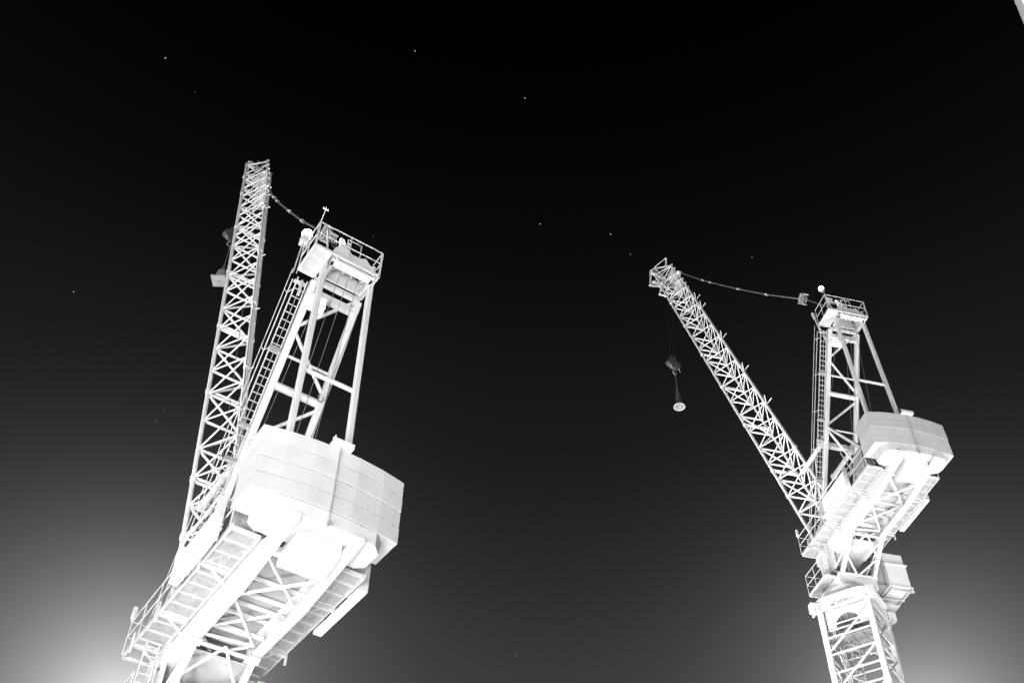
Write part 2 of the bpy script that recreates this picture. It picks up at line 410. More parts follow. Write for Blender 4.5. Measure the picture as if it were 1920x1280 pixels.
    # winches, control cabinets on the deck
    for x, r, wd in ((-.9, .42, .58), (-2.6, .38, .55)):
        b = mb(); b.tube((x, -wd, .62), (x, wd, .62), r * .75, n=24)
        for y in (-wd, wd, 0): b.tube((x, y - .03, .62), (x, y + .03, .62), r, n=24)
        w = b.build('winch', M['mid'], root)
        for y in (-wd - .12, wd + .04): b = mb(); b.box(x - .5, x + .5, y, y + .08, .05, .8); b.build('winch_frame', M['paint'], w)
    b = mb(); b.box(-4.2, -3.4, 1.15, 1.7, .08, 1.5); b.build('control_cabinet', M['mid'], root, bevel=.02)
    b = mb(); b.box(-1.4, -.5, -1.7, -1.15, .08, 1.3); b.build('control_cabinet', M['mid'], root, bevel=.02)
    b = mb(); b.prism([(1.2, .0), (2.9, .0), (2.7, .75), (2.3, .95), (1.6, .5)], 'y', .96, 1.02); b.prism([(1.2, .0), (2.9, .0), (2.7, .75), (2.3, .95), (1.6, .5)], 'y', -1.02, -.96)
    b.box(1.63, 2.9, -1.03, -.7, -.5, -.02); b.box(1.63, 2.9, .7, 1.03, -.5, -.02); b.box(2.5, 2.8, -.69, .69, -.3, -.02)
    b.build('jib_pivot_frame', M['paint'], root)

    # ---------------- counterweight
    arc = [(-4.76, 2.0), (-5.86, 2.0), (-6.0, 1.35), (-6.09, .6), (-6.11, 0), (-6.09, -.6), (-6.0, -1.35), (-5.86, -2.0), (-4.76, -2.0)]
    lay = (2.298 - .354) / 4; cw = None
    for k in range(4):
        b = mb(); z0 = .354 + k * lay; g = (.0, .012, -.008, .006)[k]
        b.prism([(x + g * (x < -5), y) for x, y in arc], 'z', z0 + .012, z0 + lay - .012)
        if k == 0: cw = b.build('counterweight', M['conc'], root, bevel=.006)
        else: b.build('ballast_slab', M['conc'], cw, bevel=.006)
    b = mb(); b.box(-5.75, -4.9, -1.8, 1.8, .5, 2.2); b.build('ballast_core', M['dark'], cw)
    lo = [(-4.86, 1.38), (-5.04, 1.6), (-5.72, 1.6), (-5.98, 1.36), (-6.06, .6), (-6.08, 0), (-6.06, -.6), (-5.98, -1.36), (-5.72, -1.6), (-5.04, -1.6), (-4.86, -1.38)]
    b = mb(); b.prism(lo, 'z', -.052, .352); b.build('lower_ballast_block', M['conc'], cw, bevel=.018)
    b = mb(); b.tube((-6.16, .02, 2.4), (-6.16, .02, -.1), .016, n=8); b.bar((-6.14, .0, .0), (-6.14, .0, -.08), .07, .14); b.tube((-6.16, .02, -.1), (-6.16, .02, -.16), .03)
    b.build('tie_rod', M['mid'], cw)
    b = mb(); b.box(-6.26, -6.05, -.3, .3, 2.31, 2.36); b.box(-6.26, -6.2, -.3, .3, 2.36, 2.46); b.tube((-6.0, .15, 2.35), (-6.0, .15, 2.75), .02)
    b.build('tie_plate', M['paint'], cw)
    b = mb(); b.prism([(-5.6, -.056), (-5.6, -.42), (-4.72, -.66), (-4.5, -.55), (-4.5, -.35), (-4.7, -.056)], 'y', -.69, .50); b.build('ballast_box', M['beam'], root, bevel=.04)

    # ---------------- A-frame
    for s in (1, -1):
        b = mb(); b.bar(fl(.05, s), fl(10.95, s), .225, .225, up=(0, 1, 0)); b.bar(fl(.1, s), fl(.5, s), .36, .42, up=(0, 1, 0)); b.build('front_leg', M['paint'], root, bevel=.03)
        b = mb(); b.bar(rl(.2, s), rl(11.1, s), .18, .18, up=(0, 1, 0)); b.build('rear_leg', M['paint'], root, bevel=.03)
        b = mb(); b.bar(fl(5.98, s, -.05), (-4.5, s * .86, .6), .13, .13); b.build('rear_strut', M['paint'], root)
    for f_, z_, r_ in ((fl, 7.66, .135), (fl, 8.58, .05), (fl, 5.9, .05), (rl, 6.15, .075)):
        b = mb(); b.tube(f_(z_, 1), f_(z_, -1), r_, n=14); b.build('a_frame_crossbar', M['paint'], root)
    for z_, w_, h_ in ((10.6, .2, .26), (11.0, .16, .16)):
        b = mb(); b.bar(fl(z_, 1), fl(z_, -1), w_, h_); b.build('a_frame_crossbar', M['paint'], root)
    for p, q in ((fl(9.45, 1), fl(11.0, -1)), (fl(9.35, 1), fl(7.9, -1)), (fl(7.5, -1), fl(6.05, 1)), (fl(5.9, 1), fl(4.4, -1)), (fl(4.3, -1), fl(2.6, 1))):
        b = mb(); b.tube(p, q, .062, n=10); b.build('a_frame_brace', M['paint'], root)
    # jib backstop
    for s in (1, -1):
        b = mb(); b.tube((.15, s * .9, 5.42), (2.2, s * .9, 5.42), .13, n=14); b.tube((2.2, s * .9, 5.42), (2.42, s * .9, 5.42), .17, n=14); b.build('backstop_buffer', M['beam'], root)
    b = mb(); b.bar((.12, 1.05, 5.5), (.12, -1.05, 5.5), .26, .26)
    for s in (1, -1): b.bar(fl(5.5, s) + Vector((.1, 0, 0)), (.2, s * .9, 5.42), .22, .3)
    b.tube((.3, -.3, 5.3), (-.9, -.5, 1.0), .03); b.tube((.9, .9, 5.3), (1.9, .9, 1.2), .03)
    b.build('backstop_beam', M['beam'], root)
    # ladder up the left leg
    b = mb()
    for y in (1.33, 1.0):
        a = fl(.3); e = fl(10.85); b.bar((a.x, y + .02, .3), (e.x, y, 10.85), .036, .036)
    z = .5
    while z < 10.8:
        x = fl(z).x; b.tube((x, 1.34, z), (x, 1.0, z), .018, n=6); z += .25
    lad = b.build('ladder', M['galv'], root)
    b = mb(); a, e = fl(.3), fl(10.9)
    b.tube((a.x + .35, 1.42, .3), (e.x + .25, 1.43, 10.9), .02, n=6); b.tube((a.x + .3, 1.52, .3), (e.x + .2, 1.53, 11.3), .014, n=6)
    z = 1.2
    while z < 10.9:
        x = fl(z).x; b.path([(x, 1.34, z), (x + .3, 1.43, z + .05), (x + .25, 1.52, z + .1)], .016); z += 1.85
    b.tube((a.x, 1.17, .3), (e.x, 1.17, 10.8), .009, n=5)
    b.build('ladder_guard', M['galv'], lad)
    for z in (8.62, 6.3, 5.3, 3.4):
        b = mb(); x = fl(z).x; b.box(x - .06, x + .12, .75, 1.36, z - .05, z + .06); b.build('ladder_stay', M['mid'], lad)
    b = mb(); x = fl(10.5).x; b.box(x - .1, x, 1.0, 1.4, 10.72, 10.8); b.bar((x - .05, 1.16, 10.2), (x - .05, 1.14, 10.9), .09, .05); b.build('ladder_gate', M['galv'], lad)

    # ---------------- head platform
    b = mb(); b.box(-4.6, -3.42, .86, 1.42, 11.10, 11.13); pf = b.build('head_platform', M['galv'], root)
    b = mb(); b.box(-4.6, -3.42, -.84, -.62, 11.10, 11.13); b.build('side_step', M['grate'], pf)
    b = mb()
    for p, q in (((-4.62, 1.43), (-4.62, -.86)), ((-4.62, 1.43), (-3.4, 1.43)), ((-3.4, 1.43), (-3.4, .86)), ((-4.62, .86), (-3.4, .86)), ((-4.62, -.86), (-3.4, -.86)), ((-4.62, .60), (-3.6, .60))):
        b.bar((*p, 11.09), (*q, 11.09), .06, .1)
    b.bar((-4.2, .86, 11.08), (-4.2, 1.43, 11.08), .06, .06)
    b.build('platform_frame', M['paint'], pf)
    b = mb()
    for z in (11.72, 12.26): b.path([(-3.4, 1.43, z), (-4.62, 1.43, z), (-4.62, -.86, z), (-3.4, -.86, z)], .022)
    for x, y in ((-4.62, 1.43), (-4.62, .28), (-4.62, -.86), (-3.4, -.86), (-3.4, 1.43), (-4.0, 1.43), (-4.0, -.86)): b.tube((x, y, 11.1), (x, y, 12.26), .02, n=6)
    for (x, y) in ((-4.62, 1.43), (-4.62, -.86)):
        b.bar((x, y, 11.1), (x, y, 12.26), .07, .03)
    b.path([(-4.3, .28, 11.3), (-4.3, .28, 12.5), (-4.3, -.22, 12.5), (-4.3, -.22, 11.3)], .02)
    b.build('head_railing', M['galv'], pf)
    b = mb(); b.tube((-4.02, -.72, 11.46), (-4.02, .68, 11.46), .17, n=20)
    for y in (-.6, -.2, .1, .45): b.tube((-4.02, y - .03, 11.56), (-4.02, y + .03, 11.56), .32, n=24)
    hs = b.build('head_sheave', M['paint'], root)
    b = mb()
    b.prism([(.72, 11.05), (.72, 11.6), (.5, 11.98), (.3, 11.95), (.1, 11.72), (-.2, 11.72), (-.4, 11.85), (-.62, 11.6), (-.78, 11.72), (-.82, 11.05)], 'x', -4.42, -4.34)
    b.prism([(.70, 11.05), (.70, 11.5), (.3, 11.8), (-.4, 11.7), (-.75, 11.5), (-.75, 11.05)], 'x', -3.6, -3.54)
    b.box(-4.40, -3.55, -.78, -.70, 11.0, 11.65); b.box(-4.40, -3.55, .62, .70, 11.0, 11.65); b.box(-4.5, -4.2, -.8, .7, 11.0, 11.06)
    b.build('sheave_housing', M['paint'], hs)
    b = mb(); b.bar((-4.0, .98, 12.82), (-4.0, .55, 12.78), .05, .05); b.bar((-4.0, .94, 12.8), (-4.15, .86, 11.7), .05, .05)
    for k in range(6): b.tube((-4.0, .92 - k * .06, 12.78), (-4.05, .88 - k * .06, 12.3), .012, n=5)
    b.build('rope_guard', M['galv'], root)
    b = mb(); b.bar((-4.2, .42, 12.0), (-4.15, .48, 12.55), .1, .1); b.bar((-4.15, .3, 12.1), (-4.15, .18, 12.5), .09, .07); b.bar((-4.15, .45, 12.5), (-4.15, .35, 12.3), .12, .12)
    b.build('head_fitting', M['sign'], root)
    # louvred work floodlight hung on the left leg
    b = mb(); p = fl(10.35); 
    for k in range(3): b.box(p.x - .28, p.x + .1, .22, .72, 10.02 + k * .16, 10.13 + k * .16)
    b.box(p.x - .1, p.x + .05, .2, .74, 10.0, 10.5); b.build('floodlight', M['sign'], root, bevel=.01)
    # beacon, its pole and the wind sensor
    if beacon_front:
        b = mb(); p0 = Vector((-3.35, 1.5, 10.9)); p1 = Vector((-2.99, 1.33, 12.85))
        for dx, dy in ((.05, .05), (-.05, .05), (0, -.06)): b.tube(p0 + Vector((dx, dy, 0)), p1 + Vector((dx, dy, 0)), .014, n=5)
        for k in range(8): q = p0.lerp(p1, k / 8); r = p0.lerp(p1, (k + 1) / 8); b.tube(q + Vector((.05, .05, 0)), r + Vector((-.05, .05, 0)), .01, n=5)
        b.build('beacon_pole', M['galv'], root)
        b = mb(); b.box(-3.13, -2.85, 1.2, 1.48, 12.85, 13.2); b.build('beacon_box', M['paint'], root, bevel=.02)
        b = mb(); b.sphere((-2.99, 1.30, 13.40), .19, 14, 9, (1, 1, 1.1)); b.build('beacon_lamp', M['bulb'], root)
        b = mb(); b.tube((-4.62, 1.43, 12.26), (-4.6, 1.36, 12.98), .018, n=6)
        b.tube((-4.6, 1.26, 12.98), (-4.6, 1.46, 12.98), .012, n=5)
        for y in (1.29, 1.36, 1.43): b.sphere((-4.6, y, 13.02), .035, 8, 6)
        b.tube((-4.6, 1.36, 13.0), (-4.6, 1.36, 13.14), .014, n=5); b.build('wind_sensor', M['sign'], root)
        bl = Vector((-2.99, 1.30, 13.42))
    else:
        b = mb(); b.tube((-4.62, 1.43, 12.26), (-4.62, 1.45, 12.58), .02, n=6); b.tube((-4.62, 1.46, 12.52), (-4.62, 1.52, 12.6), .1, .14, n=12)
        b.build('beacon_bracket', M['mid'], root)
        b = mb(); b.sphere((-4.6, 1.52, 12.74), .15, 14, 9, (1, 1, 1.15)); b.build('beacon_lamp', M['bulb'], root)
        b = mb(); b.bar((-3.38, 1.46, 10.7), (-3.0, 1.35, 12.4), .07, .07); b.bar((-3.1, 1.38, 11.9), (-2.93, 1.33, 12.55), .12, .12)
        b.build('davit', M['paint'], root)
        bl = Vector((-4.6, 1.52, 12.74))
    lp = bpy.data.lights.new('beacon_light', 'POINT'); lp.energy = 60; lp.shadow_soft_size = .22
    lo_ = bpy.data.objects.new('beacon_light', lp); C.objects.link(lo_); lo_.parent = root; lo_.location = bl + Vector(OFF) + Vector((0, 0, 0.3))

    # ---------------- jib
    ca, sa = cos(jang), sin(jang)
    def J(s, y, d): return Vector((JX + s * ca - d * sa, y, JZ + s * sa + d * ca))
    te, td = top_end
    def top(s):
        if s < 3.2: return J(s, 0, .2 + (JD - .2) * max(0, s) / 3.2)
        if s > te - 4: return J(s, 0, JD + (td - JD) * (s - te + 4) / 4)
        return J(s, 0, JD)
    b = mb(); ns = nodes; u = Vector((-sa, 0, ca))
    for i, s in enumerate(ns):
        for y in (JW,): b.tube(J(s, JW, 0), J(s, -JW, 0), .058, n=8)
        if i:
            p = ns[i - 1]; m_ = (s + p) / 2
            a_, b_ = (JW, -JW) if i % 2 else (-JW, JW)
            b.tube(J(p, a_, 0), J(s, b_, 0), .052, n=8)
            if m_ < te - .3:
                for y in (JW, -JW):
                    b.tube(J(p, y, 0), top(m_), .036, n=6); b.tube(J(s, y, 0), top(m_), .036, n=6)
    b.tube(J(tip_bl, JW, 0), top(te), .045); b.tube(J(tip_bl, -JW, 0), top(te), .045); b.tube(J(tip_bl, JW, 0), J(tip_bl, -JW, 0), .05)
    b.tube(J(ns[0], JW, 0), top(3.2), .045); b.tube(J(ns[0], -JW, 0), top(3.2), .045)
    jib = b.build('jib', M['jib'], root)
    for y in (JW, -JW):
        b = mb(); b.tube(J(-.1, y, 0), J(tip_bl + .1, y, 0), .085, n=12)
        for s in (ns[1], 8.9, 14.9, 20.7, 26.5, 32.3, 37.5):       # pinned section joints
            b.tube(J(s - .12, y, 0), J(s + .12, y, 0), .115, n=12)
        b.build('jib_chord', M['jib'], jib)
    b = mb(); b.tube(top(0), top(3.2), .09, n=12); b.tube(top(3.2), top(te - 4), .095, n=12); b.tube(top(te - 4), top(te + .1), .09, n=12)
    for s in (8.9, 14.9, 20.7, 26.5, 32.3): b.tube(J(s - .16, 0, JD), J(s + .16, 0, JD), .125, n=12)
    b.build('jib_chord', M['jib'], jib)
    for s in (8.9, 14.9, 20.7, 26.5, 32.3):                         # double cross tubes where sections meet
        for q in (-.12, .12): b = mb(); b.tube(J(s + q, JW, 0), J(s + q, -JW, 0), .055, n=8); b.build('joint_crossbar', M['jib'], jib)
    for s in (0.6, 1.6):
        b = mb(); b.bar(J(s, JW, .05), J(s, -JW, .05), .5, .06, up=u); b.build('foot_plate', M['jib'], jib)
    b = mb()
    for y in (JW, -JW): b.slab([J(-.2, y * .97, -.12), J(1.6, y * .97, -.1), J(2.2, y * .5, .9), J(1.0, y * .6, .7), J(-.1, y * .97, .3)], (0, 1, 0), .04)
    b.build('foot_gusset', M['jib'], jib)
    # pendant anchor plate inside the head section
    p0, p1 = plate
    b = mb(); b.slab([J(p0, .28, .72), J(p1, .28, .72), J(p1 + .3, .02, 1.5), J(p0 + .3, .02, 1.5)], (0, 1, 0), .03)
    b.slab([J(p0 + .6, -.1, .9), J(p1 - .6, -.1, .9), J(p1 - 1, .0, 1.45), J(p0 + .9, .0, 1.45)], (0, -1, 0), .03)
    b.build('anchor_plate', M['jib'], jib)
    s = te - .2
    while s > te - 7.4:
        b = mb(); p = top(s); b.bar(p, p + u * .19, .07, .09); b.build('chord_lug', M['jib'], jib); s -= 1.05
    b = mb(); b.bar(J(pend_s, 0, JD), J(pend_s, 0, JD + .3), .3, .12); b.build('pendant_lug', M['jib'], jib)
    for s in (34.0, 32.1, 25.7, 19.85, 14.6):
        if s > pend_s - 1: continue
        b = mb(); b.tube(J(s, 0, JD), J(s - .02, .05, JD + .12), .04, n=6)
        h_ = .26 if beacon_front else .5
        b.tube(J(s - .02, .05, JD + .1), J(s + h_ / 2, .2, JD + h_), .024, n=6); b.tube(J(s - .02, -.05, JD + .1), J(s - .02, -.2, JD + h_), .024, n=6)
        b.build('pendant_rest', M['jib'], jib)
    # head: sheaves, cradle and guard frame
    e_ = tip_bl
    b = mb()
    b.tube(J(e_ - .2, -JW, .35), J(e_ - .2, JW, .35), .05)
    for y in (-.35, 0, .3): b.tube(J(e_ - .2, y - .04, .35), J(e_ - .2, y + .04, .35), .33, n=20)
    b.build('head_pulley', M['mid'], jib); b = mb()
    b.tube(J(e_ - 2.2, -.5, .8), J(e_ - 2.2, .5, .8), .22, n=16)
    b.build('deflection_pulley', M['mid'], jib)
    b = mb()
    b.bar(J(e_ + .1, JW, 0), J(e_ + .55, JW, -.05), .12, .12); b.bar(J(e_ + .1, -JW, 0), J(e_ + .55, -JW, -.05), .12, .12)
    b.bar(J(e_ + .5, JW, -.05), J(e_ + .5, -JW, -.05), .16, .16); b.bar(J(e_ - .2, JW, .35), J(e_ + .5, .5, .2), .1, .1)
    b.tube(J(e_ + .5, .55, -.05), J(e_ + .2, .6, -.85), .03, n=6); b.tube(J(e_ + .5, -.1, -.05), J(e_ + .2, -.1, -.85), .03, n=6)
    b.bar(J(e_ + .2, .65, -.85), J(e_ - .1, -.2, -.85), .12, .1); b.bar(J(e_ + .2, .65, -.85), J(e_ - .6, .7, -.1), .05, .05); b.bar(J(e_ - .1, .0, -.85), J(e_ - .6, -.2, -.1), .05, .05)
    if not beacon_front:
        b.path([J(e_ + 3.4, .8, .6), J(e_ + 3.3, .05, 1.66), J(e_ + 3.0, -.02, .95)], .028); b.tube(J(e_ + 3.25, .0, 1.6), J(e_ + 2.6, -.05, 1.0), .028, n=6)
        b.build('head_cradle', M['jib'], jib); b = mb()
        b.bar(J(e_, .8, -.1), J(e_ + 3.0, .8, -1.05), .16, .16); b.bar(J(e_ + 3.0, .95, -1.05), J(e_ + 3.0, .4, -1.05), .16, .1)
        b.path([J(e_ + 3.3, .8, -1.05), J(e_ + 4.5, .8, -.15), J(e_ + 3.4, .8, .5), J(e_ + 1.4, .8, .3)], .035)
        b.tube(J(e_ + 3.0, .8, -1.0), J(e_ + 3.9, .8, -.2), .03, n=6)
        b.bar(J(e_ + .1, .75, .1), J(e_ + 4.1, .75, -.05), .1, .16); b.bar(J(e_ + .1, -.5, .1), J(e_ + 1.6, .2, .1), .1, .16)
        for q in (J(e_ + 4.2, .8, .0), J(e_ + 3.4, .8, .5), J(e_ + 2.2, .8, .3), J(e_ + 3.0, .8, -1.0)): b.tube(top(te), q, .035, n=6)
        b.tube(J(e_, -JW, 0), J(e_ + 3.4, .8, .5), .04, n=6); b.tube(J(e_, -JW, 0), J(e_ + 3.0, .8, -1.0), .035, n=6)
        b.slab([J(e_ + .3, .7, .05), J(e_ + 2.0, .75, .05), J(e_ + 1.6, .1, .1), J(e_ + .3, -.3, .1)], u, .04)
        b.build('head_basket', M['jib'], jib); b = mb()
        b.tube(J(e_ + 3.4, .84, .0), J(e_ + .9, .0, .3), .17, n=14); b.tube(J(e_ + 2.4, .8, -.5), J(e_ + .2, .1, -.1), .15, n=14)
    b.build('head_roller', M['jib'], jib)

    # ---------------- loose cables, hoses and clamps
    b = mb(); pts = []
    for k in range(60):
        s = 3.5 + k * (te - 6) / 60; pts.append(top(s) + Vector((0, .07, 0)) + u * (.13 + .02 * sin(k * 1.9)))
    b.path(pts, .016, 5); b.build('jib_cable', M['rope'], jib)
    b = mb(); pts = [fl(z, -1) + Vector((-.14, .03 * sin(z * 2.3) - .06, 0)) for z in [1 + .5 * k for k in range(20)]]; b.path(pts, .014, 5)
    c = fl(7.75, -1) + Vector((-.16, .12, 0)); b.path([c + Vector((0, .1 * cos(t), .16 * sin(t))) for t in [k * pi / 6 for k in range(12)]], .016, 5)
    b.build('power_cable', M['rope'], root)
    b = mb()
    for r in (.28, .34, .4): b.path([Vector((-4.5 + .04 * sin(3 * t), 1.35 + .1 * sin(2 * t) + r * .6 * cos(t), .75 + r * sin(t))) for t in [k * pi / 8 for k in range(17)]], .022, 5)
    b.path([(-4.4, 1.2, .5), (-3.6, 1.15, .2), (-2.5, 1.2, .15), (-1.0, 1.1, .2)], .02, 5); b.build('hose_coil', M['rope'], root)
    b = mb()
    for k, (dx, dy) in enumerate(((0, 0), (.07, -.05), (.15, -.1), (.21, -.16), (.3, -.2))):
        p = tpt(0, 1.0, 0); q = tpt(1, 1.0, 0); m_ = p.lerp(q, .06 + .045 * k); b.path([m_ + Vector((.005 * sin(z * 1.7 + k), .005 * cos(z * 1.3 + k), z)) for z in [-3.85 - .45 * n_i for n_i in range(12)]], .018, 5)
    b.build('cable_bundle', M['rope'], root)
    b = mb()
    for x, z, w_ in ((1.9, .9, .5), (2.3, 1.3, .3), (1.6, 1.6, .25)): b.tube((x, -.5, z), (x, .5, z), w_ * .4, n=12)
    b.path([(2.5, .6, .3), (2.2, .4, 1.2), (1.5, .5, 1.7), (.6, .55, 1.2), (.2, .5, .4)], .03, 6); b.path([(2.5, .3, .3), (2.1, .5, 1.5), (1.2, .6, 1.5), (.5, .3, .4)], .025, 6)
    b.build('hydraulic_unit', M['mid'], root)

    # ---------------- luffing pendant, floating pulley block and ropes
    b = mb(); pts = [J(pend_s, 0, JD + .2)] + [Vector((x, 0, z)) for x, z in pend]
    b.path(pts, .05, 8); pn = b.build('luffing_pendant', M['rope'], root)
    for p in pts[1:-1]:
        b = mb(); d = (pts[-1] - pts[0]).normalized(); b.bar(p - d * .15, p + d * .15, .13, .12, up=(0, 1, 0)); b.tube(p + Vector((0, -.11, 0)), p + Vector((0, .11, 0)), .05); b.build('coupling', M['galv'], pn)
    q = pts[-1]; d = (pts[-1] - pts[-2]).normalized(); n2 = Vector((-d.z, 0, d.x))
    b = mb(); b.bar(q - d * .15, q + d * .3, .12, .16)
    for k in (-.3, .3): b.bar(q + d * .18 + n2 * k, q + d * .8 + n2 * k, .3, .07, up=n2)
    b.bar(q + d * .2 - n2 * .3, q + d * .2 + n2 * .3, .3, .08, up=d); b.bar(q + d * .24, q + d * .42, .2, .26)
    for y in (-.1, .1): b.tube(q + d * .6 + Vector((0, y - .02, 0)), q + d * .6 + Vector((0, y + .02, 0)), .2, n=16)
    b.build('pulley_block', M['mid'], root)
    b = mb(); h = q + d * .8; 
    for y in (-.2, -.1, .05, .18): b.tube(h + Vector((0, y, 0)), (-4.0, y * 1.6, 11.85), .009, n=5)
    for p, r in (((-4.0, .2, 11.3), (-.9, .35, .9)), ((-4.0, -.1, 11.3), (-.9, .0, .9)), ((-3.9, -.45, 11.3), (-2.6, -.3, .9)), ((-3.9, .55, 11.2), (1.8, .5, 3.2))): b.tube(p, r, .011, n=5)
    b.tube((1.9, .45, 3.0), (.6, .5, 7.0), .02, n=5)
    b.build('winch_rope', M['rope'], root)
    b = mb()                                                        # hoist rope run along the jib
    b.tube(J(1.0, .2, 1.0), J(e_ - 1.2, .2, 1.1), .012, n=5); b.build('hoist_rope', M['rope'], root)
    return root, J, OFF

LYAW, RYAW = 2.1520, 1.7878
LJ, RJ = radians(71.95), radians(68.09)
RN = [4.1, 5.95, 7.8, 9.75, 11.7, 13.95, 16.15, 18.4, 20.7, 23.0, 25.25, 27.5, 29.85, 32.2, 34.35, 36.3, 38.35, 40.25, 42.0]
LN = [4.0, 5.65, 7.35, 9.0, 10.8, 12.75, 14.75, 16.6, 18.5, 20.4, 22.35, 24.25, 26.0, 27.9, 29.75, 31.1, 32.5, 33.95, 35.3, 36.9, 38.25, 39.65, 41.0, 42.5]
LL = (-7.616, 25.775, 15.343); RL = (17.559, 43.214, 32.435)
cl, JLf, OL = crane(LL, LYAW, LJ, LN, (41.1, 1.3), 42.5, (33.6, 38.6), 35.0,
    [(9.37, 30.57), (8.37, 29.12), (5.43, 25.01), (2.79, 21.39), (-.6, 17.0)], -4.1, True,
    'nearer white luffing tower crane on the left with its jib almost upright')
cr, JRf, OR = crane(RL, RYAW, RJ, RN, (43.3, 1.6), 42.0, (37.6, 42.4), 40.4,
    [(11.8, 32.68), (10.65, 31.11), (6.7, 25.87), (3.29, 21.47), (-.24, 17.14)], -3.02, False,
    'farther white luffing tower crane on the right, its slewing ring, cab and mast in view')

# ------------------------------------------------------------------ hook blocks and their loads
def l2w(loc, yaw, p): return Vector((loc[0] + cos(yaw) * p[0] - sin(yaw) * p[1], loc[1] + sin(yaw) * p[0] + cos(yaw) * p[1], loc[2] + p[2]))
def hook(p, yaw, tip, scale, label):
    o = empty('hook_block', p, yaw)
    tag(o, label, 'hook block', 'hook blocks hanging below the jib heads')
    b = MB(); s = scale
    b.prism([(-.22*s, .25*s), (-.52*s, .45*s), (-.6*s, .95*s), (-.25*s, 1.2*s), (-.22*s, 1.6*s), (.22*s, 1.6*s), (.25*s, 1.2*s), (.6*s, .95*s), (.52*s, .45*s), (.22*s, .25*s)], 'x', -.16*s, .16*s)
    b.build('block_body', M['block'], o, bevel=.04)
    for y in (-.33, .33):
        b = MB(); b.tube((-.2*s, y*s, .75*s), (.2*s, y*s, .75*s), .34*s, n=20); b.build('sheave', M['block'], o)
    for y in (-.42, .42):
        b = MB(); b.bar((-.1, y*s, .5*s), (-.18, (y - .06)*s, -.02), .035, .05); b.build('guard_bar', M['galv'], o)
    b = MB(); pts = [Vector((0, 0, .3*s))] + [Vector((0, .17*s*sin(t) , -.16*s + .17*s*cos(t))) for t in [k*pi/8 for k in range(0, 14)]]
    b.path(pts, .035*s, 8); b.build('hook', M['mid'], o)
    b = MB(); t = Vector(tip) - Vector(p); c, s_ = cos(-yaw), sin(-yaw); t = Vector((c*t.x - s_*t.y, s_*t.x + c*t.y, t.z))
    for y in (-.28, .28): b.tube((0, y*s, 1.3*s), t + Vector((0, y, 0)), .008, n=5)
    b.build('hoist_rope', M['oiled'], o)
    return o
pr = l2w(RL, RYAW, (18.4, .42, 28.75)); tr = l2w(RL, RYAW, JRf(42.0, 0, -.0))
hook(pr, RYAW + .35, tr, 1.0, 'dark hook block hanging in the open sky left of the right crane')
plk = l2w(LL, LYAW, (15.1, .40, 32.35)); tl = l2w(LL, LYAW, JLf(42.5, 0, 0))
hook(plk, LYAW + .2, tl, .78, 'dark hook block half hidden behind the upright jib of the left crane')

def load(p, yaw, h, square, r, label):
    o = empty('test_weight', p, yaw); tag(o, label, 'weight', 'weights slung under the crane hooks')
    b = MB()
    if square:
        b.box(-r, r, -r, r, 0, .10); m_ = b.build('base_plate', M['galv'], o, bevel=.02)
        b = MB(); b.tube((0, 0, -.02), (0, 0, .0), .05, n=12); b.build('centre_bolt', M['mid'], m_)
        b = MB(); b.tube((0, 0, .10), (0, 0, .75), r*.78, r*.6, n=24); b.tube((0, 0, .75), (0, 0, 1.0), r*.6, r*.3, n=24); b.build('drum', M['mid'], o)
    else:
        n = 32; ring = lambda R, z: [(R*cos(2*pi*k/n), R*sin(2*pi*k/n), z) for k in range(n)]
        b.loft([ring(r*.78, .05), ring(r*.8, 0), ring(r, 0), ring(r, .08), ring(r*.8, .1)], False, True); b.build('rim', M['galv'], o)
        b = MB(); b.tube((0, 0, .05), (0, 0, .07), r*.8, n=n); m_ = b.build('base_plate', M['mid'], o)
        b = MB(); b.tube((.05, 0, -.02), (.05, 0, .05), .09, n=12)
        for k in range(5): t = k*2*pi/5; b.tube((.25*cos(t), .25*sin(t), .03), (.25*cos(t), .25*sin(t), .05), .04, n=8)
        b.build('base_fitting', M['galv'], m_)
        b = MB(); b.loft([ring(r*.72, .1), ring(r*.5, .6), ring(r*.42, 1.3), ring(r*.22, 1.6)], True, True); b.build('bell_body', M['block'], o)
    zt = 1.55 if not square else 1.0
    b = MB(); b.tube((0, 0, h - .25), (0, 0, h), .05, n=8)
    for t in (.6, 2.7, 4.8): b.tube((.2*cos(t)*r*2, .2*sin(t)*r*2, zt - .2), (0, 0, zt + .5), .022, n=5)
    b.tube((0, 0, zt + .5), (0, 0, h - .2), .022, n=6); b.build('sling', M['rope'], o)
    return o
wr = l2w(RL, RYAW, (18.4, .38, 24.78)); load(wr, 0, pr.z - .3 - wr.z, False, .46, 'bell shaped weight with a pale round base, slung left of the right crane')
wl = l2w(LL, LYAW, (15.13, .27, 29.1)); load(wl, 0, plk.z - .25 - wl.z, True, .40, 'weight with a pale square base plate half hidden behind the left crane jib')

